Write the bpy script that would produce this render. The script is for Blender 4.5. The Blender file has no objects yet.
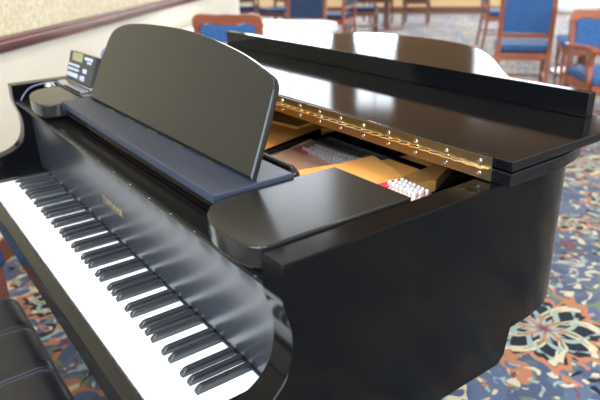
import bpy, bmesh, math, random
from mathutils import Vector, Matrix
PI = math.pi
D = bpy.data
COL = bpy.context.scene.collection
FZ = 0.73                      # the tops of the white keys stand 0.73 m above the floor
random.seed(4)

# ------------------------------------------------------------------ materials
def srgb(r, g, b):
    f = lambda c: (c/255/12.92) if c/255 <= .04045 else ((c/255+.055)/1.055)**2.4
    return (f(r), f(g), f(b), 1)

def mat(name, col, rough=.5, metal=0., spec=.5, coat=0., emit=None, estr=0., bump=None, coat_rough=.05, var=None):
    m = D.materials.new(name); m.use_nodes = True
    nt = m.node_tree; b = nt.nodes['Principled BSDF']
    b.inputs['Base Color'].default_value = col
    b.inputs['Roughness'].default_value = rough
    b.inputs['Metallic'].default_value = metal
    b.inputs['Specular IOR Level'].default_value = spec
    b.inputs['Coat Weight'].default_value = coat
    b.inputs['Coat Roughness'].default_value = coat_rough
    if emit:
        b.inputs['Emission Color'].default_value = emit
        b.inputs['Emission Strength'].default_value = estr
    if bump:
        sc, st = bump
        tc = nt.nodes.new('ShaderNodeTexCoord'); n = nt.nodes.new('ShaderNodeTexNoise')
        n.inputs['Scale'].default_value = sc; n.inputs['Detail'].default_value = 3
        nt.links.new(tc.outputs['Object'], n.inputs['Vector'])
        bp = nt.nodes.new('ShaderNodeBump'); bp.inputs['Strength'].default_value = st
        bp.inputs['Distance'].default_value = .002
        nt.links.new(n.outputs['Fac'], bp.inputs['Height']); nt.links.new(bp.outputs['Normal'], b.inputs['Normal'])
    if var:
        c2, scale = var
        tc = nt.nodes.new('ShaderNodeTexCoord'); mp = nt.nodes.new('ShaderNodeMapping')
        mp.inputs['Scale'].default_value = scale
        n = nt.nodes.new('ShaderNodeTexNoise'); n.inputs['Scale'].default_value = 1; n.inputs['Detail'].default_value = 4
        cr = nt.nodes.new('ShaderNodeValToRGB'); cr.color_ramp.elements[0].position = .35; cr.color_ramp.elements[1].position = .68
        cr.color_ramp.elements[0].color = col; cr.color_ramp.elements[1].color = c2
        nt.links.new(tc.outputs['Object'], mp.inputs['Vector']); nt.links.new(mp.outputs['Vector'], n.inputs['Vector'])
        nt.links.new(n.outputs['Fac'], cr.inputs['Fac']); nt.links.new(cr.outputs['Color'], b.inputs['Base Color'])
    return m

M = {}
M['ebony'] = mat('polished_ebony', (.0025, .0025, .003, 1), .08, spec=.28)
M['case'] = mat('case_ebony', (.0018, .0018, .002, 1), .13, spec=.12)
M['satin'] = mat('satin_ebony', (.007, .0065, .006, 1), .18, spec=.28)
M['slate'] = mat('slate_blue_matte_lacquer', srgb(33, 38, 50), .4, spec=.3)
M['fall'] = mat('fallboard_ebony', (.014, .015, .019, 1), .27, spec=1.)
M['ivory'] = mat('white_key_acrylic', (.88, .88, .87, 1), .22, spec=.5)
M['blackkey'] = mat('black_key_resin', (.012, .013, .016, 1), .24, spec=.7)
M['brass'] = mat('polished_brass', srgb(164, 152, 116), .30, metal=1, bump=(90, .1))
M['brass_bright'] = mat('bright_brass', srgb(226, 204, 160), .22, metal=1)
M['gilt'] = mat('gilt_lettering', srgb(190, 165, 120), .35, metal=.9)
M['gold_plate'] = mat('bronze_gold_plate_paint', srgb(232, 160, 84), .4, metal=.08, bump=(30, .08))
M['copper_plate'] = mat('copper_pink_paint', srgb(240, 192, 162), .4, metal=.1, bump=(40, .1))
M['steel'] = mat('nickel_steel', srgb(205, 208, 214), .22, metal=1)
M['pin'] = mat('bright_nickel_pin', srgb(236, 236, 240), .38, metal=.35)
M['string'] = mat('string_steel', srgb(190, 180, 175), .3, metal=1)
M['felt'] = mat('red_felt', srgb(196, 48, 62), .95)
M['darkwood'] = mat('dark_inner_wood', srgb(58, 36, 22), .5)
M['leather'] = mat('black_leather', (.006, .006, .008, 1), .34, spec=.35, bump=(220, .25))
M['thread'] = mat('blue_grey_thread', srgb(48, 52, 66), .7)
M['chairwood'] = mat('cherry_wood', srgb(112, 58, 38), .35, var=(srgb(144, 78, 50), (3, 3, 14)))
M['chairwood_dark'] = mat('mahogany_wood', srgb(76, 38, 32), .4, var=(srgb(100, 52, 42), (3, 3, 14)))
M['blue'] = mat('blue_upholstery', srgb(32, 70, 116), .85, var=(srgb(42, 84, 134), (40, 40, 40)))
M['navy'] = mat('navy_upholstery', srgb(20, 38, 66), .85, var=(srgb(30, 52, 84), (30, 30, 30)))
M['cloth'] = mat('white_table_linen', (.86, .87, .9, 1), .8, bump=(8, .1))
M['wall'] = mat('cream_wall_paint', srgb(208, 199, 184), .8, bump=(60, .05))
M['tan'] = mat('tan_wall_panel', srgb(206, 176, 130), .7)
M['ceil'] = mat('cream_ceiling_paint', srgb(236, 228, 212), .85)
M['rail'] = mat('red_brown_rail_varnish', srgb(78, 40, 32), .22, var=(srgb(98, 54, 42), (2, 2, 30)))
M['base'] = mat('brown_baseboard', srgb(104, 62, 44), .4)
M['pane'] = mat('daylit_window_pane', (.8, .85, 1, 1), .3, emit=(.86, .93, 1, 1), estr=4.)
M['frame'] = mat('white_window_frame', srgb(225, 222, 215), .5)
M['lampglow'] = mat('unseen_lamp_panel', (1, 1, 1, 1), .5, emit=(1, .93, .82, 1), estr=9.)
M['curtain'] = mat('brown_curtain', srgb(110, 84, 56), .9)
M['device'] = mat('black_device_plastic', srgb(30, 32, 36), .35, spec=.4)
M['lcd'] = mat('olive_display', srgb(118, 114, 84), .3)
M['keycap'] = mat('pale_button_plastic', srgb(142, 148, 160), .4)
M['cable'] = mat('grey_cable', srgb(84, 94, 112), .4)
M['green'] = mat('leaf_green', srgb(48, 104, 70), .6)
M['china'] = mat('white_china', (.85, .86, .88, 1), .25)
M['rubber'] = mat('black_rubber', (.02, .02, .02, 1), .7)

def wallpaper():
    m = mat('cream_damask_wallpaper', srgb(214, 202, 176), .7); nt = m.node_tree; b = nt.nodes['Principled BSDF']
    tc = nt.nodes.new('ShaderNodeTexCoord'); mp = nt.nodes.new('ShaderNodeMapping'); mp.inputs['Scale'].default_value = (9, 9, 9)
    v = nt.nodes.new('ShaderNodeTexVoronoi'); v.feature = 'DISTANCE_TO_EDGE'; v.inputs['Scale'].default_value = 2.6
    n = nt.nodes.new('ShaderNodeTexNoise'); n.inputs['Scale'].default_value = 2; n.inputs['Detail'].default_value = 3
    ad = nt.nodes.new('ShaderNodeVectorMath'); ad.operation = 'ADD'
    cr = nt.nodes.new('ShaderNodeValToRGB')
    cr.color_ramp.elements[0].position = .03; cr.color_ramp.elements[0].color = srgb(198, 188, 162)
    cr.color_ramp.elements[1].position = .12; cr.color_ramp.elements[1].color = srgb(178, 165, 134)
    nt.links.new(tc.outputs['Object'], mp.inputs['Vector']); nt.links.new(mp.outputs['Vector'], n.inputs['Vector'])
    nt.links.new(mp.outputs['Vector'], ad.inputs[0]); nt.links.new(n.outputs['Color'], ad.inputs[1])
    nt.links.new(ad.outputs[0], v.inputs['Vector']); nt.links.new(v.outputs['Distance'], cr.inputs['Fac'])
    nt.links.new(cr.outputs['Color'], b.inputs['Base Color'])
    return m
M['paper'] = wallpaper()

class NG:      # small helper to write shader maths
    def __init__(s, nt): s.nt = nt
    def n(s, t, **k):
        x = s.nt.nodes.new(t)
        for a, v in k.items(): setattr(x, a, v)
        return x
    def put(s, sock, v):
        if isinstance(v, (int, float, tuple)): sock.default_value = v
        else: s.nt.links.new(v, sock)
    def m(s, op, a, b=0., c=0.):
        x = s.n('ShaderNodeMath', operation=op)
        s.put(x.inputs[0], a); s.put(x.inputs[1], b); s.put(x.inputs[2], c)
        return x.outputs[0]
    def mix(s, f, a, b):
        x = s.n('ShaderNodeMix', data_type='RGBA'); s.put(x.inputs['Factor'], f)
        s.put(x.inputs['A'], a); s.put(x.inputs['B'], b)
        return x.outputs['Result']
    def step(s, e, x, w=.02):       # smooth 0..1 as x passes e
        return s.n_clamp(s.m('DIVIDE', s.m('SUBTRACT', x, e), w))
    def n_clamp(s, v):
        x = s.n('ShaderNodeClamp'); s.put(x.inputs['Value'], v); return x.outputs[0]

def carpet():
    m = mat('blue_floral_carpet', srgb(92, 108, 140), .95, spec=.15); nt = m.node_tree; b = nt.nodes['Principled BSDF']
    g = NG(nt)
    tc = g.n('ShaderNodeTexCoord')
    base = srgb(70, 81, 102); slate = srgb(58, 68, 90); navy = srgb(14, 16, 28); peach = srgb(146, 96, 70)
    cream = srgb(166, 156, 130); mint = srgb(122, 136, 132); green = srgb(88, 98, 76); wine = srgb(96, 50, 56)
    nz = g.n('ShaderNodeTexNoise'); nz.inputs['Scale'].default_value = 9; nz.inputs['Detail'].default_value = 2
    nt.links.new(tc.outputs['Object'], nz.inputs['Vector'])
    sub = g.n('ShaderNodeVectorMath', operation='SUBTRACT'); nt.links.new(nz.outputs['Color'], sub.inputs[0]); sub.inputs[1].default_value = (.5, .5, .5)
    scl = g.n('ShaderNodeVectorMath', operation='SCALE'); nt.links.new(sub.outputs[0], scl.inputs[0]); scl.inputs['Scale'].default_value = .055
    add = g.n('ShaderNodeVectorMath', operation='ADD'); nt.links.new(tc.outputs['Object'], add.inputs[0]); nt.links.new(scl.outputs[0], add.inputs[1])
    sp = g.n('ShaderNodeSeparateXYZ'); nt.links.new(add.outputs[0], sp.inputs[0])
    X, Y = sp.outputs['X'], sp.outputs['Y']
    # background: slate leaves and thin vines on blue
    v0 = g.n('ShaderNodeTexNoise'); v0.inputs['Scale'].default_value = 5.5; v0.inputs['Detail'].default_value = 1
    nt.links.new(add.outputs[0], v0.inputs['Vector'])
    col = g.mix(g.step(.52, v0.outputs['Fac'], .02), base, slate)
    # leaves and scrolls: broken patches of cream, mint, green and peach
    def patch(col, scale, dist, lo, c, det=0., off=0.):
        v = g.n('ShaderNodeTexNoise'); v.inputs['Scale'].default_value = scale; v.inputs['Detail'].default_value = det; v.inputs['Distortion'].default_value = dist
        o_ = g.n('ShaderNodeVectorMath', operation='ADD'); nt.links.new(add.outputs[0], o_.inputs[0]); o_.inputs[1].default_value = (off, off*.7, 0)
        nt.links.new(o_.outputs[0], v.inputs['Vector'])
        return g.mix(g.step(lo, v.outputs['Fac'], .02), col, c)
    col = patch(col, 9., 1.6, .655, green, 0, 3.)
    col = patch(col, 8., 1.9, .675, peach, 0, 11.)
    col = patch(col, 10., 2.2, .665, cream, 0, 7.)
    col = patch(col, 11., 2.0, .68, mint, 0, 17.)
    col = patch(col, 12., 1.6, .70, navy, 0, 23.)
    col = patch(col, 10., 1.6, .73, wine, 0, 29.)
    def medal(col, ox, oy, per, R, k, tw):
        u = g.m('MULTIPLY', g.m('SUBTRACT', g.m('FRACT', g.m('DIVIDE', g.m('SUBTRACT', X, ox), per)), .5), per)
        v = g.m('MULTIPLY', g.m('SUBTRACT', g.m('FRACT', g.m('DIVIDE', g.m('SUBTRACT', Y, oy), per)), .5), per)
        r = g.m('SQRT', g.m('ADD', g.m('MULTIPLY', u, u), g.m('MULTIPLY', v, v)))
        th = g.m('ARCTAN2', v, u)
        t = g.m('DIVIDE', r, R)
        lob = g.m('ABSOLUTE', g.m('COSINE', g.m('MULTIPLY', th, k/2)))
        edge = g.m('MULTIPLY_ADD', lob, .30, .78)                       # scalloped outline
        tt = g.m('DIVIDE', t, edge)
        jag = g.m('MULTIPLY_ADD', g.m('SINE', g.m('MULTIPLY', th, k*3)), .05, tt)
        sw = g.m('SINE', g.m('ADD', g.m('MULTIPLY', th, k), g.m('MULTIPLY', t, tw)))
        sw2 = g.m('SINE', g.m('SUBTRACT', g.m('MULTIPLY', th, k), g.m('MULTIPLY', t, tw*1.4)))
        inside = lambda e, w=.03: g.m('SUBTRACT', 1., g.step(e, jag, w))
        col = g.mix(inside(1.0), col, peach)
        col = g.mix(inside(.86), col, navy)
        lobe = g.m('MULTIPLY', g.step(.35, sw, .10), inside(.84))
        col = g.mix(lobe, col, cream)
        lobe2 = g.m('MULTIPLY', g.step(.45, sw2, .12), inside(.72))
        col = g.mix(lobe2, col, mint)
        lobe3 = g.m('MULTIPLY', g.step(.82, sw, .08), inside(.62))
        col = g.mix(lobe3, col, green)
        col = g.mix(inside(.30), col, mint)
        col = g.mix(g.m('MULTIPLY', inside(.34), g.step(.2, sw, .2)), col, peach)
        col = g.mix(inside(.10), col, wine)
        return col
    per = .92
    col = medal(col, .834-per/2, 1.60-per/2, per, .235, 8, 9.)
    col = medal(col, .834, 1.60, per, .165, 6, 11.)
    col = medal(col, .834, 1.60-per/2, per, .10, 5, 8.)
    n2 = g.n('ShaderNodeTexNoise'); n2.inputs['Scale'].default_value = 260; n2.inputs['Detail'].default_value = 1
    nt.links.new(tc.outputs['Object'], n2.inputs['Vector'])
    bm_ = g.n('ShaderNodeBump'); bm_.inputs['Strength'].default_value = .4; bm_.inputs['Distance'].default_value = .003
    nt.links.new(n2.outputs['Fac'], bm_.inputs['Height']); nt.links.new(bm_.outputs['Normal'], b.inputs['Normal'])
    b.inputs['Sheen Weight'].default_value = .12; b.inputs['Sheen Roughness'].default_value = .4
    nt.links.new(col, b.inputs['Base Color'])
    return m
M['carpet'] = carpet()

# ------------------------------------------------------------------ mesh helpers
def NB(): return bmesh.new()
def box(bm, lo, hi, bev=0., seg=2, T=None):
    b = bmesh.new()
    x0, y0, z0 = lo; x1, y1, z1 = hi
    v = [b.verts.new(p) for p in [(x0,y0,z0),(x1,y0,z0),(x1,y1,z0),(x0,y1,z0),(x0,y0,z1),(x1,y0,z1),(x1,y1,z1),(x0,y1,z1)]]
    for f in [(0,3,2,1),(4,5,6,7),(0,1,5,4),(1,2,6,5),(2,3,7,6),(3,0,4,7)]: b.faces.new([v[i] for i in f])
    if bev: bmesh.ops.bevel(b, geom=b.edges[:], offset=bev, segments=seg, profile=.5, affect='EDGES')
    merge(bm, b, T)
def merge(bm, b, T=None):
    if T is not None: bmesh.ops.transform(b, matrix=T, verts=b.verts[:])
    me = D.meshes.new('tmp'); b.to_mesh(me); b.free(); bm.from_mesh(me); D.meshes.remove(me)
def prism(bm, pts, axis, a, c, bev=0., seg=2, T=None):
    """pts = polygon in the two other axes (xy for z, xz for y, yz for x)"""
    b = bmesh.new()
    def P(p, w): return {'z': (p[0], p[1], w), 'y': (p[0], w, p[1]), 'x': (w, p[0], p[1])}[axis]
    A = [b.verts.new(P(p, a)) for p in pts]; B = [b.verts.new(P(p, c)) for p in pts]
    n = len(pts)
    fa = b.faces.new(A); fb = b.faces.new(B[::-1])
    for i in range(n): b.faces.new([A[i], B[i], B[(i+1) % n], A[(i+1) % n]])
    bmesh.ops.recalc_face_normals(b, faces=b.faces[:])
    if bev:
        es = [e for e in b.edges if (e in fa.edges[:] or e in fb.edges[:])]
        bmesh.ops.bevel(b, geom=es, offset=bev, segments=seg, profile=.5, affect='EDGES', clamp_overlap=True)
    merge(bm, b, T)
def tube(bm, pts, r, n=8, cap=True):
    pts = [Vector(p) for p in pts]; rr = r if isinstance(r, (list, tuple)) else [r]*len(pts)
    rings = []; up = Vector((0, 0, 1))
    for i, p in enumerate(pts):
        d = (pts[min(i+1, len(pts)-1)] - pts[max(i-1, 0)]).normalized()
        a = d.cross(up)
        if a.length < .01: a = d.cross(Vector((0, 1, 0)))
        a.normalize(); b2 = d.cross(a).normalized()
        rings.append([bm.verts.new(p + rr[i]*(math.cos(2*PI*k/n)*a + math.sin(2*PI*k/n)*b2)) for k in range(n)])
    for i in range(len(rings)-1):
        for k in range(n): bm.faces.new([rings[i][k], rings[i][(k+1) % n], rings[i+1][(k+1) % n], rings[i+1][k]])
    if cap: bm.faces.new(rings[0][::-1]); bm.faces.new(rings[-1])
def lathe(bm, prof, c=(0, 0, 0), n=16, T=None):
    b = bmesh.new(); rings = []
    for r, z in prof:
        rings.append([b.verts.new((c[0]+r*math.cos(2*PI*k/n), c[1]+r*math.sin(2*PI*k/n), c[2]+z)) for k in range(n)])
    for i in range(len(rings)-1):
        for k in range(n): b.faces.new([rings[i][k], rings[i][(k+1) % n], rings[i+1][(k+1) % n], rings[i+1][k]])
    b.faces.new(rings[0][::-1]); b.faces.new(rings[-1])
    bmesh.ops.recalc_face_normals(b, faces=b.faces[:])
    merge(bm, b, T)
def spline(pts, n=6, closed=False):
    out = []; N = len(pts)
    rng = range(N) if closed else range(N-1)
    for i in rng:
        g = lambda k: Vector(pts[k % N]) if closed else Vector(pts[max(0, min(N-1, k))])
        p0, p1, p2, p3 = g(i-1), g(i), g(i+1), g(i+2)
        for s in range(n):
            t = s/n
            out.append(tuple(.5*((2*p1)+(-p0+p2)*t+(2*p0-5*p1+4*p2-p3)*t*t+(-p0+3*p1-3*p2+p3)*t**3)))
    if not closed: out.append(tuple(pts[-1]))
    return out
def obj(name, bm, m, parent=None, smooth=35, off=None):
    bmesh.ops.recalc_face_normals(bm, faces=bm.faces[:])
    me = D.meshes.new(name); bm.to_mesh(me); bm.free()
    me.materials.append(M[m] if isinstance(m, str) else m)
    if smooth:
        for p in me.polygons: p.use_smooth = True
        me.set_sharp_from_angle(angle=math.radians(smooth))
    o = D.objects.new(name, me); COL.objects.link(o)
    if parent is not None:
        o.parent = parent
    if off is not None: o.location = off
    return o
def thing(name, label, cat, loc=(0, 0, 0), rz=0., group=None):
    o = D.objects.new(name, None); o.empty_display_size = .1; COL.objects.link(o)
    o.location = loc; o.rotation_euler = (0, 0, rz); o['label'] = label; o['category'] = cat
    if group: o['group'] = group
    return o
def tag(o, label, cat, group=None):
    o['label'] = label; o['category'] = cat
    if group: o['group'] = group
    return o
def struct(name, bm, m, parent=None, smooth=0):
    o = obj(name, bm, m, parent, smooth)
    if parent is None: o['kind'] = 'structure'
    return o
def bevelmod(o, w, seg=2, ang=40):
    md = o.modifiers.new('bevel', 'BEVEL'); md.width = w; md.segments = seg; md.limit_method = 'ANGLE'; md.angle_limit = math.radians(ang)
    md.harden_normals = False
    return o
def copy_tree(o, parent=None):
    c = o.copy(); COL.objects.link(c); c.parent = parent
    for ch in list(o.children): copy_tree(ch, c)
    return c

# ------------------------------------------------------------------ the piano
PR = Vector((.61, .75, 0))
piano = thing('grand_piano', 'polished black baby grand piano with open keyboard and folded front lid', 'piano', PR)
def pp(name, bm, m, parent=None, smooth=35):      # part of the piano, shapes written with z measured from the white key tops
    bmesh.ops.translate(bm, verts=bm.verts[:], vec=(0, 0, FZ))
    if parent is None: return obj(name, bm, m, piano, smooth, -PR)
    return obj(name, bm, m, parent, smooth)

XI0, XI1, XO0, XO1 = -.068, 1.290, -.114, 1.336
RT = .263                                         # top of the rim
arm = [(.109,RT),(.1085,.235),(.1085,.215),(.113,.195),(.119,.175),(.1215,.155),(.120,.130),(.112,.103),(.098,.084),(.080,.071),(.056,.062),(.02,.055),(-.02,.052),
       (-.040,.046),(-.050,.030),(-.052,.0),(-.050,-.045),(-.040,-.085),(-.02,-.10),(.57,-.10),(.586,-.085),(.592,-.05),(.600,-.02),(.635,.004),(.60,.02),(.60,RT)]
armp = spline(arm[1:16], 3) + arm[16:] + [arm[0]]
bm = NB()
prism(bm, armp, 'x', XI1, XO1)
prism(bm, armp, 'x', XO0, XI0)
outer = [(1.336,.60),(1.334,.66),(1.318,.73),(1.275,.80),(1.20,.875),(1.10,.955),(1.0,1.03),(.9,1.11),(.8,1.205),(.7,1.305),(.58,1.41),(.45,1.485),(.3,1.515),(.15,1.512),(.0,1.485),(-.08,1.42),(-.114,1.30),(-.114,1.0),(-.114,.60)]
op = spline(outer, 4)
ip = []
for i, p in enumerate(op):
    a = Vector(op[max(0, i-1)]); b_ = Vector(op[min(len(op)-1, i+1)]); t = (b_-a).normalized()
    ip.append((p[0]-t.y*.046, p[1]+t.x*.046))
ip[0] = (1.29, .60); ip[-1] = (-.068, .60)
b = bmesh.new(); R4 = []
for (o_, i_) in zip(op, ip):
    R4.append([b.verts.new((o_[0], o_[1], -.03)), b.verts.new((o_[0], o_[1], RT)), b.verts.new((i_[0], i_[1], RT)), b.verts.new((i_[0], i_[1], -.03))])
for i in range(len(R4)-1):
    for k in range(4): b.faces.new([R4[i][k], R4[i][(k+1) % 4], R4[i+1][(k+1) % 4], R4[i+1][k]])
b.faces.new(R4[0]); b.faces.new(R4[-1][::-1])
merge(bm, b)
lay = bm.edges.layers.float.new('bevel_weight_edge')
bmesh.ops.recalc_face_normals(bm, faces=bm.faces[:])
for e in bm.edges:
    if len(e.link_faces) == 2 and e.calc_face_angle(0) > .6 and not all(abs(v.co.y-.60) < .0012 for v in e.verts): e[lay] = 1.
case = pp('case', bm, 'case'); md = case.modifiers.new('bevel', 'BEVEL'); md.width = .002; md.segments = 2; md.limit_method = 'WEIGHT'
# inside: soundboard and floor of the case
bm = NB(); prism(bm, [(1.292,.17)] + [p for p in ip] + [(-.07,.17)], 'z', .05, .075); pp('soundboard', bm, 'darkwood', smooth=0)
bm = NB(); box(bm, (XI0+.001, -.008, -.10), (XI1-.001, .60, -.055), .003); pp('keybed', bm, 'ebony')
# keyslip
bm = NB(); prism(bm, [(-.016,-.012),(-.019,-.006),(-.034,-.006),(-.040,-.010),(-.043,-.02),(-.045,-.052),(-.040,-.062),(-.016,-.062)], 'x', XI0+.001, XI1-.001)
pp('keyslip', bm, 'satin')
# end blocks
for a, c in ((XI0+.0005, -.003), (1.2255, XI1-.0005)):
    bm = NB(); box(bm, (a, -.014, -.054), (c, .143, .008), .003, 3); pp('key_block', bm, 'ebony')
# keys
W = .0235; wc = [1, 2, 2, 1, 1, 2, 2]
names = 'AB' + 'CDEFGAB'*7 + 'C'
pos = {'C': .95, 'D': 2.05, 'F': 3.93, 'G': 5.0, 'A': 6.07}
blacks = [W*1.07]
for o_ in range(7):
    for k in 'CDFGA': blacks.append(W*(2+7*o_+pos[k]))
for i in range(52):
    x0, x1 = i*W+.0005, (i+1)*W-.0005
    L = x0; Rr = x1
    for c in blacks:
        if c-.0062 < x0 < c+.0062 or (x0-.001 <= c+.0062 and c < x0+.009): L = max(L, c+.0062)
        if c+.0062 > x1 > c-.0062 or (x1+.001 >= c-.0062 and c > x1-.009): Rr = min(Rr, c-.0062)
    pl = [(x0,-.0135),(x1,-.0135),(x1,.0495)]
    if Rr < x1: pl += [(Rr,.0495),(Rr,.1455)]
    else: pl += [(x1,.1455)]
    if L > x0: pl += [(L,.1455),(L,.0495),(x0,.0495)]
    else: pl += [(x0,.1455)]
    bm = NB(); prism(bm, pl, 'z', -.020, 0, .0009, 2); pp('white_key', bm, 'ivory')
bkme = None
for c in blacks:
    if bkme is None:
        b = bmesh.new()
        h = .0118; w0, w1 = .0056, .0043
        sec = [(.0500, -.0015, w0, w0), (.0500, .0045, w0, w0*.98), (.0535, .0098, w1, w1), (.0575, h, w1*.92, w1*.92), (.1450, h, w1*.92, w1*.92)]
        # loft of sections going back: bottom pair and top pair
        def ring(y, zt, wt): return [b.verts.new((-w0, y, -.006)), b.verts.new((w0, y, -.006)), b.verts.new((w0*.97, y, min(zt, .004))), b.verts.new((wt+.0006, y, zt-.0012)), b.verts.new((wt-.0008, y, zt)), b.verts.new((-wt+.0008, y, zt)), b.verts.new((-wt-.0006, y, zt-.0012)), b.verts.new((-w0*.97, y, min(zt, .004)))]
        rs = [ring(.0500, .0030, w0*.9), ring(.0508, .0045, w1*1.1), ring(.0565, .0106, w1), ring(.0600, h, w1), ring(.1450, h, w1)]
        for i in range(len(rs)-1):
            for k in range(8): b.faces.new([rs[i][k], rs[i][(k+1) % 8], rs[i+1][(k+1) % 8], rs[i+1][k]])
        b.faces.new(rs[0]); b.faces.new(rs[-1][::-1])
        o = pp('black_key', b, 'blackkey', smooth=50); o.location = -PR + Vector((c, 0, 0)); bkme = o
    else:
        o = bkme.copy(); COL.objects.link(o); o.location = -PR + Vector((c, 0, 0))
# fallboard
fp = [(.1490,.002),(.1490,.05),(.1488,.10),(.1480,.14),(.1455,.168),(.138,.190),(.124,.205),(.111,.213)]
fpp = spline(fp, 4) + [(.1095,.2155),(.113,.2175),(.158,.2175),(.162,.213),(.162,.002)]
bm = NB(); prism(bm, fpp, 'x', XI0+.0015, XI1-.0015)
fallboard = pp('fallboard', bm, 'fall', smooth=50)
# key felt line and name lettering
bm = NB(); box(bm, (0, .1456, -.001), (1.222, .1478, .0022)); pp('name_felt', bm, 'rubber', fallboard)
cu = D.curves.new('lettering', 'FONT'); cu.body = 'YAMAHA'; cu.size = .026; cu.extrude = .0004; cu.align_x = 'CENTER'; cu.space_character = 1.25
to = D.objects.new('tmp_text', cu); COL.objects.link(to); bpy.context.view_layer.update()
tme = D.meshes.new_from_object(to.evaluated_get(bpy.context.evaluated_depsgraph_get())); D.objects.remove(to)
tb = bmesh.new(); tb.from_mesh(tme)
bmesh.ops.transform(tb, matrix=Matrix.Translation((.588, .1486, .075)) @ Matrix.Rotation(math.radians(90), 4, 'X'), verts=tb.verts[:])
lt = pp('lettering', tb, 'gilt', fallboard, smooth=0)
bm = NB(); box(bm, (XI0+.002, .1165, .2177), (XI1-.002, .1605, .2200), .0008); pp('cap_strip', bm, 'satin', fallboard)
# hinge along the top edge of the fallboard
bm = NB(); tube(bm, [(XI0+.004, .1125, .2175), (XI1-.004, .1125, .2175)], .0016, 8)
fh = pp('fallboard_hinge', bm, 'satin', fallboard)
sc = None
for i in range(16):
    x = -.03 + i*.0865
    if sc is None:
        bm = NB(); lathe(bm, [(.0001,.0006),(.0022,.0004),(.0026,-.0004),(.0026,-.001)], (0, .1135, .2186), 10); sc = pp('screw', bm, 'steel', fh); sc.location = (x, 0, 0)
    else:
        o = sc.copy(); COL.objects.link(o); o.location = (x, 0, 0)
# side ledges and plate inside the case
bm = NB(); box(bm, (XI0+.001, .165, .19), (.02, .50, .235), .003); pp('inner_ledge', bm, 'ebony')
bm = NB(); box(bm, (1.262, .165, .19), (XI1-.001, .47, .235), .003); pp('inner_ledge', bm, 'ebony')
bm = NB(); box(bm, (.021, .165, .19), (1.261, .205, .222), .003); pp('inner_rail', bm, 'ebony')
bm = NB()
prism(bm, [(.022,.21),(.80,.21),(.735,.43),(.706,.50),(.645,.68),(.62,.80),(.56,1.30),(.1,1.42),(-.03,1.3),(-.03,.6)], 'z', .150, .168, .003)
plate = pp('plate', bm, 'gold_plate')
bm = NB(); prism(bm, [(.36,.60),(.50,.64),(.60,.66),(.59,.72),(.46,.72),(.34,.66)], 'z', .1682, .178, .004); pp('plate_shade_relief', bm, 'gold_plate', plate)  # raised patch put in for what is only shading on the plate
bm = NB(); prism(bm, [(.722,.45),(.710,.45),(.640,.70),(.652,.70)], 'z', .150, .1725, .001); pp('plate_strut', bm, 'ebony', plate)
bm = NB(); prism(bm, [(.802,.215),(1.258,.215),(1.258,.40),(.965,.43),(.95,.655),(.663,.655),(.74,.43)], 'z', .135, .160, .003); pp('pin_bed', bm, 'copper_plate', plate)
bm = NB()
prism(bm, [(.925,.415),(1.085,.40),(1.083,.500),(1.093,.560),(1.03,.585),(.955,.605),(.95,.52)], 'z', .186, .200, .003)
prism(bm, [(1.02,.58),(1.093,.560),(1.12,.62),(1.06,.75),(.97,.70),(.957,.605)], 'z', .160, .186, .005)
prism(bm, [(.99,.42),(1.06,.42),(1.06,.54),(.99,.56)], 'z', .159, .187)
pp('plate_wing', bm, 'gold_plate', plate)
bm = NB(); prism(bm, [(1.086,.40),(1.258,.40),(1.258,.53),(1.175,.552),(1.096,.560),(1.086,.500)], 'z', .176, .192, .003); pin_sheet = pp('treble_pin_sheet', bm, 'copper_plate', plate)
for lo, hi in (((1.084, .496, .1925), (1.104, .545, .1975)), ((.715, .560, .1605), (.765, .60, .166)), ((.93, .405, .1785), (1.03, .425, .188))):
    bm = NB(); box(bm, lo, hi, .002); pp('string_felt', bm, 'felt', plate)
bm = NB(); prism(bm, [(.80,.32),(1.085,.30),(1.085,.398),(.925,.412),(.80,.40)], 'z', .161, .178, .004); pp('plate_flange', bm, 'gold_plate', plate)
# desk slide bar with a bent end
bm = NB(); tube(bm, [(.30,.345,.245),(.98,.345,.245),(1.02,.345,.245),(1.040,.340,.242),(1.050,.325,.234),(1.050,.29,.222)], .0085, 12); pp('desk_slide_bar', bm, 'ebony')
bm = NB(); lathe(bm, [(.006,0),(.006,.010),(.013,.014),(.015,.022),(.011,.030),(.002,.032)], (-.018, .205, .235), 16); pp('knob', bm, 'steel')
# tuning pins
pin = None
spots = []
for r in range(3):
    for k in range(7): spots.append((1.102+k*.0115+r*.003, .512+r*.0135-k*.0012, .192))
for r in range(3):
    for k in range(13): spots.append((.745+k*.0125+(r % 2)*.006, .575+r*.018, .160))
for r in range(2):
    for k in range(9): spots.append((.80+k*.014, .44+r*.018, .160))
for (x, y, z) in spots:
    if pin is None:
        bm = NB(); lathe(bm, [(.0032,-.001),(.0032,.0),(.0034,.002),(.0032,.004),(.0036,.006),(.0036,.012),(.0028,.014),(.0014,.0145)], (0, 0, 0), 8)
        pin = pp('tuning_pin', bm, 'pin', plate); pin.location = (x, y, z)
    else:
        o = pin.copy(); COL.objects.link(o); o.location = (x, y, z)
# strings
strings = None
bm = NB()
for k in range(26):
    x = .745 + k*.0078
    tube(bm, [(x, .44, .170), (x-.003, .50, .1745), (x-.03, .80, .176), (x-.07, 1.10, .172)], .0009, 5)
for k in range(12):
    x = 1.106 + k*.0075
    tube(bm, [(x, .50, .2), (x-.005, .56, .205), (x-.06, .80, .185)], .0008, 5)
st = pp('strings', bm, 'string', plate); st['kind'] = 'stuff'
bm = NB(); box(bm, (.75, .64, .165), (1.06, .66, .19), .002); pp('damper_rail', bm, 'ebony', plate)

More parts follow.
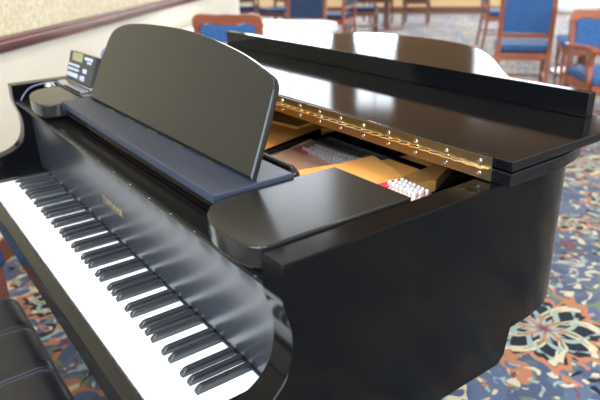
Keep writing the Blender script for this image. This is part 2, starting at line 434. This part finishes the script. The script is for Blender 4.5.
# music desk: shelf, side wings, board
bm = NB()
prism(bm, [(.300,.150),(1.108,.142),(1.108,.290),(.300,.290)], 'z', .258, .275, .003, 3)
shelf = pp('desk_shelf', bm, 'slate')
wing = [(1.288,.374),(1.110,.374),(1.108,.30),(1.108,.215),(1.108,.170),(1.114,.146),(1.128,.124),(1.150,.108),(1.180,.098),(1.215,.094),(1.250,.096),(1.270,.101),(1.283,.110),(1.288,.122)]
bm = NB(); prism(bm, wing, 'z', .2355, .268, .003, 3); pp('desk_wing', bm, 'satin')
wl = [(.299,.212),(.066,.212),(.062,.195),(.064,.170),(.076,.146),(.10,.126),(.14,.110),(.18,.104),(.22,.101),(.26,.103),(.285,.110),(.296,.125),(.299,.15)]
bm = NB(); prism(bm, wl, 'z', .2355, .268, .003, 3); pp('desk_wing', bm, 'satin')
bm = NB(); box(bm, (.006, .2185, .2225), (.270, .300, .2680), .004, 3); pp('ledge_block', bm, 'ebony')
bm = NB(); box(bm, (.301, .160, .2355), (1.107, .172, .2575)); pp('desk_slide', bm, 'ebony')
brd = [(.324,.279),(.321,.329),(.322,.389),(.330,.425),(.353,.443),(.404,.456),(.489,.4635),(.585,.467),(.690,.468),(.782,.465),(.885,.456),(.962,.446),(1.023,.434),(1.054,.426),(1.070,.416),(1.076,.399),(1.084,.358),(1.091,.314),(1.096,.279)]
S5 = math.sqrt(1.25)
bp2 = spline([(p[0], (p[1]-.275)*S5) for p in brd], 4)
bm = NB(); prism(bm, bp2, 'y', 0, .014, .004, 3)
bmesh.ops.transform(bm, matrix=Matrix.Translation((0, .213, .2752)) @ Matrix.Rotation(-math.atan(.5), 4, 'X'), verts=bm.verts[:])
board = pp('music_desk', bm, 'satin')
hg = None
for x in (.48, .60, .72, .84, .96):
    bm = NB(); box(bm, (x-.02, .2115, .2752), (x+.02, .2145, .2768)); pp('desk_hinge', bm, 'brass', board)

# lid, folded front flap with its lip, brass hinge
lid = [(-.128,.521),(1.352,.521),(1.352,.62),(1.350,.68),(1.332,.75),(1.290,.812),(1.21,.888),(1.11,.968),(1.01,1.043),(.91,1.125),(.81,1.218),(.71,1.318),(.585,1.425),(.453,1.500),(.3,1.532),(.15,1.529),(-.005,1.500),(-.092,1.43),(-.128,1.30)]
lp = lid[:2] + spline(lid[2:], 4)
bm = NB(); prism(bm, lp, 'z', RT+.001, .286, .002, 2); lidm = pp('lid', bm, 'ebony', smooth=45)
bm = NB(); box(bm, (-.128, .5225, .2885), (1.352, .868, .305), .002, 2)
flap = pp('lid_flap', bm, 'ebony')
bm = NB(); box(bm, (-.056, .833, .3055), (1.286, .855, .352), .0015, 2); pp('flap_lip', bm, 'ebony', flap)
bm = NB(); box(bm, (0, .5185, .2655), (1.318, .5205, .2835)); box(bm, (0, .5185, .2865), (1.318, .5205, .3035)); hinge = pp('lid_hinge', bm, 'brass', smooth=0)
bm = NB()
n = 106
for i in range(n):
    x = .001 + i*1.316/n; r = .0036 if i % 2 else .0031; dz = .0007 if i % 2 else -.0007
    tube(bm, [(x, .5172, .2850+dz), (x+1.316/n-.0006, .5172, .2850+dz)], r, 8)
pp('hinge_knuckles', bm, 'brass_bright', hinge)
sc = None
for i in range(19):
    for z in (.2945, .2745):
        x = 1.226+.0689 - i*.0689
        if sc is None:
            bm = NB(); lathe(bm, [(.0040,-.0004),(.0040,.0),(.0034,.0009),(.0015,.0014),(.0002,.0015)], (0, 0, 0), 12, T=Matrix.Rotation(math.radians(90), 4, 'X'))
            sc = pp('screw', bm, 'steel', hinge); sc.location = (x, .5183, z)
        else:
            o = sc.copy(); COL.objects.link(o); o.location = (x, .5183, z)
# legs with casters, lyre with pedals
for (x, y) in ((1.225, .40), (-.0, .40), (.42, 1.32)):
    bm = NB(); b = bmesh.new(); zt = -.102 if y < 1 else .048; R_ = []
    for w_, z in ((.062, zt), (.062, -.19), (.052, -.20), (.040, -.63), (.050, -.645), (.050, -.665)):
        R_.append([b.verts.new((x+sx*w_, y+sy*w_, z)) for sx, sy in ((-1,-1),(1,-1),(1,1),(-1,1))])
    for i in range(len(R_)-1):
        for k in range(4): b.faces.new([R_[i][k], R_[i][(k+1) % 4], R_[i+1][(k+1) % 4], R_[i+1][k]])
    b.faces.new(R_[0][::-1]); b.faces.new(R_[-1]); merge(bm, b)
    lg = bevelmod(pp('leg', bm, 'ebony'), .003)
    bm = NB(); lathe(bm, [(.018,-.665),(.018,-.695),(.026,-.70),(.026,-.703)], (x, y, 0), 12)
    lathe(bm, [(.022,-.010),(.026,-.006),(.026,.006),(.022,.010)], (0, 0, 0), 16, T=Matrix.Translation((x, y, -.704)) @ Matrix.Rotation(PI/2, 4, 'X'))
    pp('caster', bm, 'brass', lg)
bm = NB(); box(bm, (.50, .32, -.135), (.72, .44, -.103), .003); box(bm, (.54, .36, -.60), (.565, .385, -.136), .003); box(bm, (.655, .36, -.60), (.68, .385, -.136), .003); box(bm, (.49, .30, -.68), (.73, .44, -.60), .006)
lyre = pp('pedal_lyre', bm, 'ebony')
for x in (.55, .61, .67):
    bm = NB(); prism(bm, [(x-.011,.299),(x-.014,.22),(x-.010,.195),(x+.010,.195),(x+.014,.22),(x+.011,.299)], 'z', -.655, -.645, .002); pp('pedal', bm, 'brass', lyre)

# ------------------------------------------------------------------ control unit on the left end of the piano
A0 = Vector((.016, .2455, FZ+.2805)); lean = math.radians(70)
unit = thing('control_unit', 'small black player control box with display and pale buttons at far end of piano', 'electronic device', (.155, .28, FZ+.268))
off = -Vector((.155, .28, FZ+.268))
TU = Matrix.Translation(A0) @ Matrix.Rotation(math.radians(2), 4, 'Z') @ Matrix.Rotation(lean-PI/2, 4, 'X') @ Matrix.Rotation(PI/2, 4, 'X')
# local: x right, y up the face, z out of the face
def up(name, parts, m, parent=None):
    bm = NB()
    for lo, hi, bv in parts: box(bm, lo, hi, bv, T=TU)
    o = obj(name, bm, m, unit if parent is None else parent)
    if parent is None: o.location = off
    return o
WU, HU = .20, .082
body = up('housing', [((0, 0, -.030), (WU, HU, 0), .003)], 'device')
disp = up('display', [((.030, .056, .0003), (.110, .080, .0015), .0004)], 'lcd')
for (x, y, w_, h_) in [(.012,.040,.085,.007),(.012,.028,.085,.007),(.012,.010,.085,.012),(.130,.066,.055,.009),(.150,.058,.03,.006),(.118,.008,.030,.014),(.130,.030,.026,.012)]:
    up('button', [((x, y, .0003), (x+w_, y+h_, .003), .0008)], 'keycap')
bm = NB(); box(bm, (.012, .222, FZ+.2685), (.225, .2440, FZ+.2755), .001); box(bm, (.016, .2465, FZ+.2685), (.225, .285, FZ+.2795), .002); b_ = obj('base', bm, 'steel', unit); b_.location = off
bm = NB()
for k in range(3): tube(bm, spline([(.205+k*.010, .296, FZ+.34), (.208+k*.010, .300, FZ+.366), (.212+k*.010, .312, FZ+.378), (.216+k*.010, .334, FZ+.36), (.220+k*.010, .36, FZ+.272)], 4), .0018, 6)
o = obj('cable', bm, 'cable', unit); o.location = off
# loose cable on the bass side
bm = NB(); tube(bm, spline([(-.035,.122,FZ+.2225),(-.032,.130,FZ+.236),(-.035,.150,FZ+.2535),(-.036,.18,FZ+.262),(-.032,.215,FZ+.264),(-.015,.25,FZ+.262),(-.004,.30,FZ+.25),(.00,.34,FZ+.2385)], 5), .0017, 8)
tag(obj('loose_cable', bm, 'cable'), 'grey cable curving over the far bass corner of the piano', 'cable')

# ------------------------------------------------------------------ piano bench
BX0, BX1, BY0, BY1, BZ = .205, 1.06, -.44, -.035, .49
bench = thing('piano_bench', 'black tufted leather piano bench in front of the keyboard', 'bench', ((BX0+BX1)/2, (BY0+BY1)/2, 0))
boff = -Vector(bench.location)
bm = NB(); NX, NY = 86, 42; grid = []
def btop(x, y):
    z = BZ
    dx = min(x-BX0, BX1-x); dy = min(y-BY0, BY1-y); r = .045
    # rounded edge and round corners
    ex = max(0, r-dx); ey = max(0, r-dy); e = min(r, math.hypot(ex, ey)); z -= r - math.sqrt(max(0, r*r-e*e))
    for s in (.405, .61, .815, ): z -= .010*math.exp(-abs(x-s)/.010)
    for s in (-.17, -.305): z -= .004*math.exp(-abs(y-s)/.010)
    return z
ux = lambda i: BX0 + (BX1-BX0)*(.5-.5*math.cos(PI*i/NX)*(.35) - (.65)*(.5-i/NX))
for i in range(NX+1):
    t = i/NX; x = BX0+(BX1-BX0)*t
    row = []
    for j in range(NY+1):
        y = BY0+(BY1-BY0)*j/NY
        # round plan corners
        cx = min(max(x, BX0+.04), BX1-.04); cy = min(max(y, BY0+.04), BY1-.04)
        vx, vy = x-cx, y-cy; l = math.hypot(vx, vy); px, py = x, y
        if l > .04: px = cx+vx/l*.04; py = cy+vy/l*.04
        row.append(bm.verts.new((px, py, btop(px, py))))
    grid.append(row)
for i in range(NX):
    for j in range(NY): bm.faces.new([grid[i][j], grid[i+1][j], grid[i+1][j+1], grid[i][j+1]])
loop = [grid[i][0] for i in range(NX+1)] + [grid[NX][j] for j in range(1, NY+1)] + [grid[i][NY] for i in range(NX-1, -1, -1)] + [grid[0][j] for j in range(NY-1, 0, -1)]
low = [bm.verts.new((v.co.x, v.co.y, .405)) for v in loop]
for i in range(len(loop)): bm.faces.new([loop[i], loop[(i+1) % len(loop)], low[(i+1) % len(loop)], low[i]])
bm.faces.new(low)
cush = obj('cushion', bm, 'leather', bench, 60, boff)
for s in (.405, .61, .815):
    bm = NB()
    for d in (-.0055, .0055):
        tube(bm, [(s+d, BY0+.003+(BY1-BY0-.006)*k/40, btop(s+d, BY0+.003+(BY1-BY0-.006)*k/40)+.0002) for k in range(41)], .0008, 5)
    obj('stitching', bm, 'thread', cush)
bm = NB(); box(bm, (BX0+.015, BY0+.015, .34), (BX1-.015, BY1-.015, .4045), .004); obj('frame', bm, 'ebony', bench, 35, boff)
for x in (BX0+.05, BX1-.05):
    for y in (BY0+.05, BY1-.05):
        bm = NB(); prism(bm, [(x-.022,y-.022),(x+.022,y-.022),(x+.022,y+.022),(x-.022,y+.022)], 'z', 0, .3395, .003); obj('leg', bm, 'ebony', bench, 35, boff)

# ------------------------------------------------------------------ the room (its own axes, turned against the piano)
w1 = Vector((-.62, .785, 0)).normalized(); w2 = Vector((w1.y, -w1.x, 0))
RA = math.atan2(w2.y, w2.x)
def RW(rx, ry, z=0): return w2*rx + w1*ry + Vector((0, 0, z))
TR = Matrix(((w2.x, w1.x, 0, 0), (w2.y, w1.y, 0, 0), (0, 0, 1, 0), (0, 0, 0, 1)))
CH = 8.0  # room height stretched to hold the tall reflected windows
bm = NB(); box(bm, (-9, -5, -.05), (9, 12.45, 0), T=TR); struct('floor', bm, 'carpet')
bm = NB(); box(bm, (-9, -5, CH), (9, 12.6, CH+.05), T=TR); struct('ceiling', bm, 'ceil')
# left wall along the piano's bass side: its own straight line
P1 = Vector((-1.287, .311, 0)); P2 = Vector((-3.464, 2.459, 0)); tw = (P2-P1).normalized(); nw = Vector((tw.y, -tw.x, 0))
if nw.dot(Vector((1.8, 0, 0))-P1) < 0: nw = -nw
def LW(s, d, z): return P1 + tw*s + nw*d + Vector((0, 0, z))
TL = Matrix(((tw.x, nw.x, 0, P1.x), (tw.y, nw.y, 0, P1.y), (0, 0, 1, 0), (0, 0, 0, 1)))
s0, s1 = -3.75, 4.6
bm = NB(); box(bm, (s0, -.12, 0), (s1, 0, .93), T=TL); struct('wall_left', bm, 'wall')
bm = NB(); box(bm, (s0, -.12, .9305), (s1, 0, CH-.001), T=TL); struct('wall_left_upper', bm, 'paper')
bm = NB(); box(bm, (s0, .001, .93), (s1+.01, .030, 1.003), .008, 3, T=TL); box(bm, (s0, .001, .945), (s1+.01, .040, .985), .010, 3, T=TL); struct('trim_1', bm, 'rail', smooth=40)
bm = NB(); box(bm, (s0, .001, .001), (s1, .018, .11), .003, T=TL); struct('baseboard_left', bm, 'base')
# far wall with windows
FY = 12.45
wins = [(-5.6, -4.2), (-3.9, -1.85), (-1.30, -.38), (1.30, 3.4), (3.9, 6.2)]
bm = NB(); box(bm, (-9, FY, 0), (9, FY+.12, .82), T=TR); struct('wall_far', bm, 'tan')
bm = NB(); box(bm, (-9, FY, 7.6), (9, FY+.12, CH-.001), T=TR)
edges = [-9] + [e for w in wins for e in w] + [9]
for a, c in zip(edges[::2], edges[1::2]): box(bm, (a, FY, .8205), (c, FY+.12, 7.5995), T=TR)
wtop = [7.6, 7.6, 4.2, 4.2, 4.2]  # heights shaped for the reflections on flap and lid, taller than natural
for (a, c), t_ in zip(wins, wtop):
    if t_ < 7: box(bm, (a+.0005, FY, t_), (c-.0005, FY+.12, 7.5995), T=TR)
struct('wall_far_upper', bm, 'curtain')
bm = NB(); box(bm, (-9, FY-.02, .001), (9, FY-.001, .13), T=TR); struct('baseboard_far', bm, 'base')
def window(i, T, a, c, z0, z1):
    """glazing in local x from a to c, standing on local y=0, facing -y"""
    bm = NB(); box(bm, (a, .05, z0), (c, .06, z1), T=T); g_ = struct('window_%d' % i, bm, 'pane')
    bm = NB()
    for lo, hi in (((a, .02, z0), (a+.05, .049, z1)), ((c-.05, .02, z0), (c, .049, z1)), ((a+.05, .02, z0), (c-.05, .049, z0+.05)), ((a+.05, .02, z1-.05), (c-.05, .049, z1)), (((a+c)/2-.02, .02, z0+.05), ((a+c)/2+.02, .049, z1-.05))):
        box(bm, lo, hi, T=T)
    f = obj('window_frame', bm, 'frame', g_, 0)
for i, (a, c) in enumerate(wins): window(i+1, TR @ Matrix.Translation((0, FY, 0)), a+.002, c-.002, .822, wtop[i]-.002)
# wall far left (beyond the end of the left wall), right wall and wall behind the camera
TFL = TR @ Matrix.Translation((-6.6, 0, 0)) @ Matrix.Rotation(PI/2, 4, 'Z')      # local x runs along ry, faces +rx
bm = NB(); box(bm, (5.5, 0, 0), (12.4, .1, .82), T=TFL); box(bm, (5.5, 0, 2.62), (12.4, .1, CH-.001), T=TFL)
for a, c in ((5.5, 6.2), (8.0, 8.6), (10.4, 12.4)): box(bm, (a, 0, .82), (c, .1, 2.62), T=TFL)
struct('wall_left_far', bm, 'wall')
window(6, TFL, 6.202, 7.998, .822, 2.618); window(7, TFL, 8.602, 10.398, .822, 2.618)
TRW = TR @ Matrix.Translation((6.6, 0, 0)) @ Matrix.Rotation(-PI/2, 4, 'Z')      # local x = -ry
bm = NB(); box(bm, (-12.4, 0, 0), (3.09, .1, .82), T=TRW); box(bm, (-12.4, 0, 2.62), (3.09, .1, CH-.001), T=TRW)
rw = [(-11.5,-9.6), (-9.0,-7.1)]  # unseen windows added to this wall for their light
ed = [-12.4] + [e for w in rw for e in w] + [3.09]
for a, c in zip(ed[::2], ed[1::2]): box(bm, (a, 0, .82), (c, .1, 2.62), T=TRW)
struct('wall_right', bm, 'wall')
for i, (a, c) in enumerate(rw): window(8+i, TRW, a+.002, c-.002, .822, 2.618)
TB = TR @ Matrix.Translation((0, -3.1, 0)) @ Matrix.Rotation(PI, 4, 'Z')          # local x = -rx
bm = NB(); box(bm, (-6.6, 0, 0), (6.6, .1, .82), T=TB); box(bm, (-6.6, 0, 3.62), (6.6, .1, CH-.001), T=TB)
bw = [(-5.5,-3), (-2,.5), (1.5,4)]  # unseen windows, added and set close to brighten the keys
ed = [-6.6] + [e for w in bw for e in w] + [6.6]
for a, c in zip(ed[::2], ed[1::2]): box(bm, (a, 0, .82), (c, .1, 3.62), T=TB)
struct('wall_back', bm, 'wall')
for i, (a, c) in enumerate(bw): window(12+i, TB, a+.002, c-.002, .822, 3.618)

# ------------------------------------------------------------------ chairs
def chair(name, label, loc, rz, wood='chairwood', fab='blue', arms=False, slats=False, top=.96, group=None):
    """faces local +y; back at -y"""
    t = thing(name, label, 'chair', loc, rz, group)
    w_ = .235; fy, by = .23, -.23
    for sx in (-1, 1):
        bm = NB(); x = sx*(w_-.022)
        prism(bm, [(fy-.040,.44),(fy,.44),(fy-.004,.25),(fy-.012,.0),(fy-.036,.0),(fy-.034,.25)], 'x', x-.019, x+.019, .004); obj('leg', bm, wood, t)
        bm = NB()
        prism(bm, spline([(by-.045,.0),(by-.018,.22),(by-.004,.45),(by-.018,.70),(by-.060,top-.03)], 4) + spline([(by-.030,top-.03),(by+.018,.70),(by+.034,.45),(by+.016,.22),(by-.020,.0)], 4), 'x', x-.020, x+.020, .004); obj('leg', bm, wood, t)
    bm = NB(); box(bm, (-w_+.043, fy-.035, .37), (w_-.043, fy-.012, .435), .003); box(bm, (-w_+.043, by+.002, .37), (w_-.043, by+.026, .435), .003)
    for sx in (-1, 1): box(bm, (sx*(w_-.022)-.011, by+.036, .37), (sx*(w_-.022)+.011, fy-.041, .435), .003)
    obj('seat_frame', bm, wood, t)
    bm = NB(); prism(bm, [(-w_+.004,by+.04),(w_-.004,by+.04),(w_+.006,fy-.02),(w_-.01,fy+.008),(-w_+.01,fy+.008),(-w_-.006,fy-.02)], 'z', .441, .50, .018, 4); obj('seat', bm, fab, t)
    bm = NB()
    for sx in (-1, 1): tube(bm, [(sx*(w_-.022), by+.014, .20), (sx*(w_-.022), fy-.034, .20)], .011, 8)
    tube(bm, [(-w_+.022, 0, .20), (w_-.022, 0, .20)], .010, 8); obj('stretcher', bm, wood, t)
    # back: crest rail with a wavy lower edge, lower rail, padded panel; it leans like the posts
    def lean_y(z): return by+.008 - .045*max(0, (z-.60))/.36
    def leanT(bm_):
        for v in bm_.verts: v.co.y += lean_y(v.co.z)
    bm = NB()
    xs = [-.24, -.235, -.215, -.18, -.12, -.06, 0, .06, .12, .18, .215, .235, .24]
    tz = [top-.06, top-.03, top-.008, top, top-.004, top-.006, top-.004, top-.006, top-.004, top, top-.008, top-.03, top-.06]
    lower = [(.24, top-.085), (.19, top-.085), (.165, top-.066), (.12, top-.058), (.06, top-.070), (0, top-.074), (-.06, top-.070), (-.12, top-.058), (-.165, top-.066), (-.19, top-.085), (-.24, top-.085)]
    b = bmesh.new(); prism(b, list(zip(xs, tz)) + lower, 'y', -.017, .017, .005); leanT(b); merge(bm, b); obj('crest_rail', bm, wood, t)
    bm = NB(); b = bmesh.new(); box(b, (-w_+.043, -.013, .565), (w_-.043, .013, .610), .004); leanT(b); merge(bm, b); obj('back_rail', bm, wood, t)
    bm = NB(); b = bmesh.new()
    prism(b, [(-.19,.612),(.19,.612),(.19,top-.088),(.165,top-.068),(.12,top-.060),(.06,top-.072),(0,top-.076),(-.06,top-.072),(-.12,top-.060),(-.165,top-.068),(-.19,top-.088)], 'y', -.020, .024, .010, 3)
    leanT(b); merge(bm, b); obj('back_pad', bm, fab, t)
    if arms:
        for sx in (-1, 1):
            x = sx*(w_+.012); bm = NB()
            prism(bm, spline([(by+.02,.665),(by+.15,.675),(fy-.10,.690),(fy-.01,.685),(fy+.02,.665)], 4) + spline([(fy+.012,.645),(fy-.03,.650),(fy-.12,.655),(by+.15,.645),(by+.02,.640)], 4), 'x', x-.026, x+.026, .006)
            obj('armrest', bm, wood, t)
            bm = NB(); prism(bm, spline([(fy-.10,.38),(fy-.06,.46),(fy-.085,.55),(fy-.06,.645)], 4) + spline([(fy-.005,.645),(fy-.035,.56),(fy-.012,.46),(fy-.05,.38)], 4), 'x', x-.016, x+.016, .004); obj('arm_post', bm, wood, t)
    return t

def rchair(name, label, rx, ry, deg, **k):
    return chair(name, label, RW(rx, ry), RA + math.radians(deg), **k)
rchair('dining_chair', 'blue padded cherry wood chair right behind the music desk, at near side of white table', -.20, 2.60, 0, top=.98)
rchair('dining_chair', 'tall blue chair back on far side of the nearest white table', -.56, 5.35, 180, fab='navy', top=1.0)
rchair('dining_chair', 'cherry wood chair with blue back seen from behind, right of the piano lid', 1.73, 4.66, 0, top=1.04)
rchair('armchair', 'blue padded cherry wood armchair at right edge facing the piano', 2.255, 3.36, 196, arms=True, top=.89)
rchair('dining_chair', 'small dark wood chair with navy seat beyond the white table, above lid middle', -.42, 8.35, 4, wood='chairwood_dark', fab='navy')
rchair('dining_chair', 'distant dark wood chair at far end near tan wall, left of its bare floor', .22, 10.45, 0, wood='chairwood_dark', fab='navy')
rchair('dining_chair', 'distant dark wood chair, second from the tan wall, beside far table', -.55, 10.75, 25, wood='chairwood_dark', fab='navy')
rchair('dining_chair', 'cherry wood chair turned sideways left of the tall blue chair back', 1.62, 7.75, -80)
rchair('dining_chair', 'cherry chair seat between the two big blue chairs at the right', 2.32, 5.0, 90)
rchair('armchair', 'dark wood armchair behind the left chair, upper left', -2.45, 8.5, 15, wood='chairwood_dark', fab='navy', arms=True)
rchair('dining_chair', 'dark wood chair between the far dark armchair and the tall blue chair back', -1.72, 8.2, 165, wood='chairwood_dark', fab='navy')
rchair('dining_chair', 'orange wood chair standing askew beside the tall blue chair back', -.62, 7.3, 80, fab='navy')
chair('dining_chair', 'blue seated chair beside the bass end of the keyboard, only a corner in view', (-.285, -.255, 0), 0., top=.9, wood='chairwood_dark', fab='navy')

# ------------------------------------------------------------------ tables
def table(label, rx0, rx1, ry0, ry1, deg=0, drop=.16):
    cx, cy = (rx0+rx1)/2, (ry0+ry1)/2; hx, hy = (rx1-rx0)/2, (ry1-ry0)/2
    t = thing('dining_table', label, 'table', RW(cx, cy), RA + math.radians(deg))
    bm = NB(); prism(bm, [(sx*(hx-.01-k*.29), sy*(hy-.01-(1-k)*.29)) for sx, sy, k in ((1,-1,1),(1,-1,0),(1,1,0),(1,1,1),(-1,1,1),(-1,1,0),(-1,-1,0),(-1,-1,1))], 'z', .715, .744, .004); obj('tabletop', bm, 'chairwood', t)
    bm = NB(); lathe(bm, [(.30,.0),(.30,.02),(.08,.06),(.05,.12),(.045,.60),(.09,.70),(.20,.7145)], (0, 0, 0), 20); obj('pedestal', bm, 'chairwood_dark', t)
    return t
def cloth(label, rx0, rx1, ry0, ry1, deg=0, drop=.05):
    cx, cy = (rx0+rx1)/2, (ry0+ry1)/2; hx, hy = (rx1-rx0)/2+.002, (ry1-ry0)/2+.002
    bm = NB(); r = .30
    loop = []
    for (sx, sy, a0) in ((1,-1,-PI/2),(1,1,0),(-1,1,PI/2),(-1,-1,PI)):
        for k in range(5):
            a = a0 + PI/2*k/4; loop.append((sx*(hx-r)+r*math.cos(a), sy*(hy-r)+r*math.sin(a)))
    prism(bm, loop, 'z', .7445, .749, .0015)
    b = bmesh.new(); A = []; B = []; C_ = []
    n = len(loop); dense = []
    for i in range(n):
        p, q = Vector(loop[i]), Vector(loop[(i+1) % n]); m_ = max(1, int((q-p).length/.05))
        for k in range(m_): dense.append(p.lerp(q, k/m_))
    for i, p in enumerate(dense):
        wv = .006*math.sin(i*1.7)+.004*math.sin(i*.63)
        d = Vector((p.x/hx, p.y/hy)).normalized()
        A.append(b.verts.new((p.x, p.y, .7485))); B.append(b.verts.new((p.x+d.x*(.006+wv*.4), p.y+d.y*(.006+wv*.4), .7485-drop*.5))); C_.append(b.verts.new((p.x+d.x*(.012+wv), p.y+d.y*(.012+wv), .7485-drop)))
    for i in range(len(dense)):
        j = (i+1) % len(dense); b.faces.new([A[i], A[j], B[j], B[i]]); b.faces.new([B[i], B[j], C_[j], C_[i]])
    bmesh.ops.solidify(b, geom=b.faces[:], thickness=.002)
    merge(bm, b)
    o = obj('tablecloth', bm, 'cloth'); o.location = RW(cx, cy); o.rotation_euler = (0, 0, RA+math.radians(deg))
    return tag(o, label, 'tablecloth')
table('dining table under white cloth just behind the piano', -1.05, .17, 2.95, 4.13); cloth('white cloth on the table just behind the piano', -1.05, .17, 2.95, 4.13)
table('dining table under white cloth at the upper right corner', 1.90, 3.0, 5.35, 6.5); cloth('white cloth on the table at the upper right corner', 1.90, 3.0, 5.35, 6.5)
table('dark dining table far behind the tall blue chair back', -2.5, -1.5, 9.1, 10.0)
rchair('dining_chair', 'dark wood chair on the far side of the dark table, upper left', -1.75, 10.4, 180, wood='chairwood_dark', fab='navy')
table('far dark dining table between the distant dark chairs', -.75, .3, 9.3, 10.1)
# flowers and cups on the right-hand table
fl = thing('flower_arrangement', 'low green leafy arrangement in a white bowl on the upper right table', 'flowers', RW(2.14, 5.6, .7495))
bm = NB(); lathe(bm, [(.04,0),(.07,.02),(.085,.05),(.08,.055)], (0, 0, 0), 16); obj('bowl', bm, 'china', fl)
bm = NB()
for k in range(40):
    a = random.uniform(0, 2*PI); e = random.uniform(.2, 1.3); L = random.uniform(.07, .14)
    d = Vector((math.cos(a)*math.cos(e), math.sin(a)*math.cos(e), math.sin(e))); s = d.cross(Vector((0, 0, 1))).normalized()*.018
    p = Vector((0, 0, .05)); v = [bm.verts.new(q) for q in (p, p+d*L*.5+s, p+d*L, p+d*L*.5-s)]; bm.faces.new(v)
obj('leaves', bm, 'green', fl, 0)
cup = None
for rx, ry, lab in ((1.99, 5.5, 'white cup beside the leafy arrangement, upper right table'), (-.95, 3.85, 'white cup at the left end of the nearest white table')):
    bm = NB(); lathe(bm, [(.022,0),(.024,.004),(.036,.05),(.040,.075),(.037,.075),(.033,.05),(.02,.008)], (0, 0, 0), 16)
    o = obj('cup', bm, 'china'); o.location = RW(rx, ry, .7495); tag(o, lab, 'cup')

# ------------------------------------------------------------------ unseen ceiling lamps and daylight
def area(name, loc, rot, sx, sy, power, col):
    l = D.lights.new(name, 'AREA'); l.shape = 'RECTANGLE'; l.size = sx; l.size_y = sy; l.energy = power; l.color = col
    o = D.objects.new(name, l); COL.objects.link(o); o.location = loc; o.rotation_euler = rot; return o
k = 0
for (rx, ry) in ((.2, -1.2), (3.6, -1.6), (2.8, 5.6), (-2.5, 8.5)):  # unseen, added for light; one follows a warm glint on the flap
    p = RW(rx, ry, CH)
    t = thing('unseen_ceiling_lamp', 'unseen flat square lamp panel on the ceiling', 'lamp', p, RA, 'square ceiling lamp panels')
    bm = NB(); box(bm, (-.32, -.32, -.05), (.32, .32, -.001), .004); obj('housing', bm, 'frame', t)
    bm = NB(); box(bm, (-.29, -.29, -.056), (.29, .29, -.0505)); obj('diffuser', bm, 'lampglow', t)
    area('unseen_lamp_light', p-Vector((0, 0, .06)), (0, 0, RA), .58, .58, 240, (1, .94, .86))
def winlight(T, a, c, power, col=(.80, .90, 1), zc=1.72, h=1.8):
    mw = T @ Matrix.Translation(((a+c)/2, -.02, zc)) @ Matrix.Rotation(-PI/2, 4, 'X')
    o = area('window_light', (0, 0, 0), (0, 0, 0), c-a, h, power, col); o.matrix_world = mw
for a, c in rw: winlight(TRW, a, c, 90)  # light of the added right-hand windows
for a, c in bw: winlight(TB, a, c, 420, (.66, .82, 1), 2.22, 2.7)  # strong cool light of the added back windows, for the keys
for a, c in wins: winlight(TR @ Matrix.Translation((0, FY, 0)), a, c, 210*(c-a)/2)
for a, c in ((6.2, 8), (8.6, 10.4)): winlight(TFL, a, c, 60)

# flat faces keep flat shading beside their rounded edges
for o in D.objects:
    if o.type == 'MESH' and len(o.data.polygons) and o.data.polygons[0].use_smooth:
        md = o.modifiers.new('normals', 'WEIGHTED_NORMAL'); md.keep_sharp = True; md.weight = 100; md.mode = 'FACE_AREA'

# ------------------------------------------------------------------ world, camera
sc_ = bpy.context.scene
w = D.worlds.new('sky'); sc_.world = w; w.use_nodes = True
w.node_tree.nodes['Background'].inputs['Color'].default_value = (.75, .85, 1, 1); w.node_tree.nodes['Background'].inputs['Strength'].default_value = 1.
cx, cy, cz, yaw, pit, rol, f = 1.866, -.238, .610, -.952, -.393, -.029, 604.99
CAMP = (1.865697, -0.238458, 0.610121, -0.952336, -0.392855, -0.028875, 604.993319)
cx, cy, cz, yaw, pit, rol, f = CAMP
Fv = Vector((math.cos(pit)*math.sin(yaw), math.cos(pit)*math.cos(yaw), math.sin(pit)))
Rv = Vector((math.cos(yaw), -math.sin(yaw), 0)); Uv = Rv.cross(Fv)
R2 = Rv*math.cos(rol)+Uv*math.sin(rol); U2 = -Rv*math.sin(rol)+Uv*math.cos(rol)
cam = D.cameras.new('camera'); co = D.objects.new('camera', cam); COL.objects.link(co)
co.matrix_world = Matrix(((R2.x, U2.x, -Fv.x, cx), (R2.y, U2.y, -Fv.y, cy), (R2.z, U2.z, -Fv.z, cz+FZ), (0, 0, 0, 1)))
cam.sensor_width = 36; cam.lens = f/600*36; cam.clip_start = .05
cam.dof.use_dof = True; cam.dof.focus_distance = 1.05; cam.dof.aperture_fstop = 4.5
sc_.camera = co
sc_.view_settings.view_transform = 'Standard'; sc_.view_settings.look = 'None'; sc_.view_settings.gamma = 1; sc_.view_settings.exposure = -.28
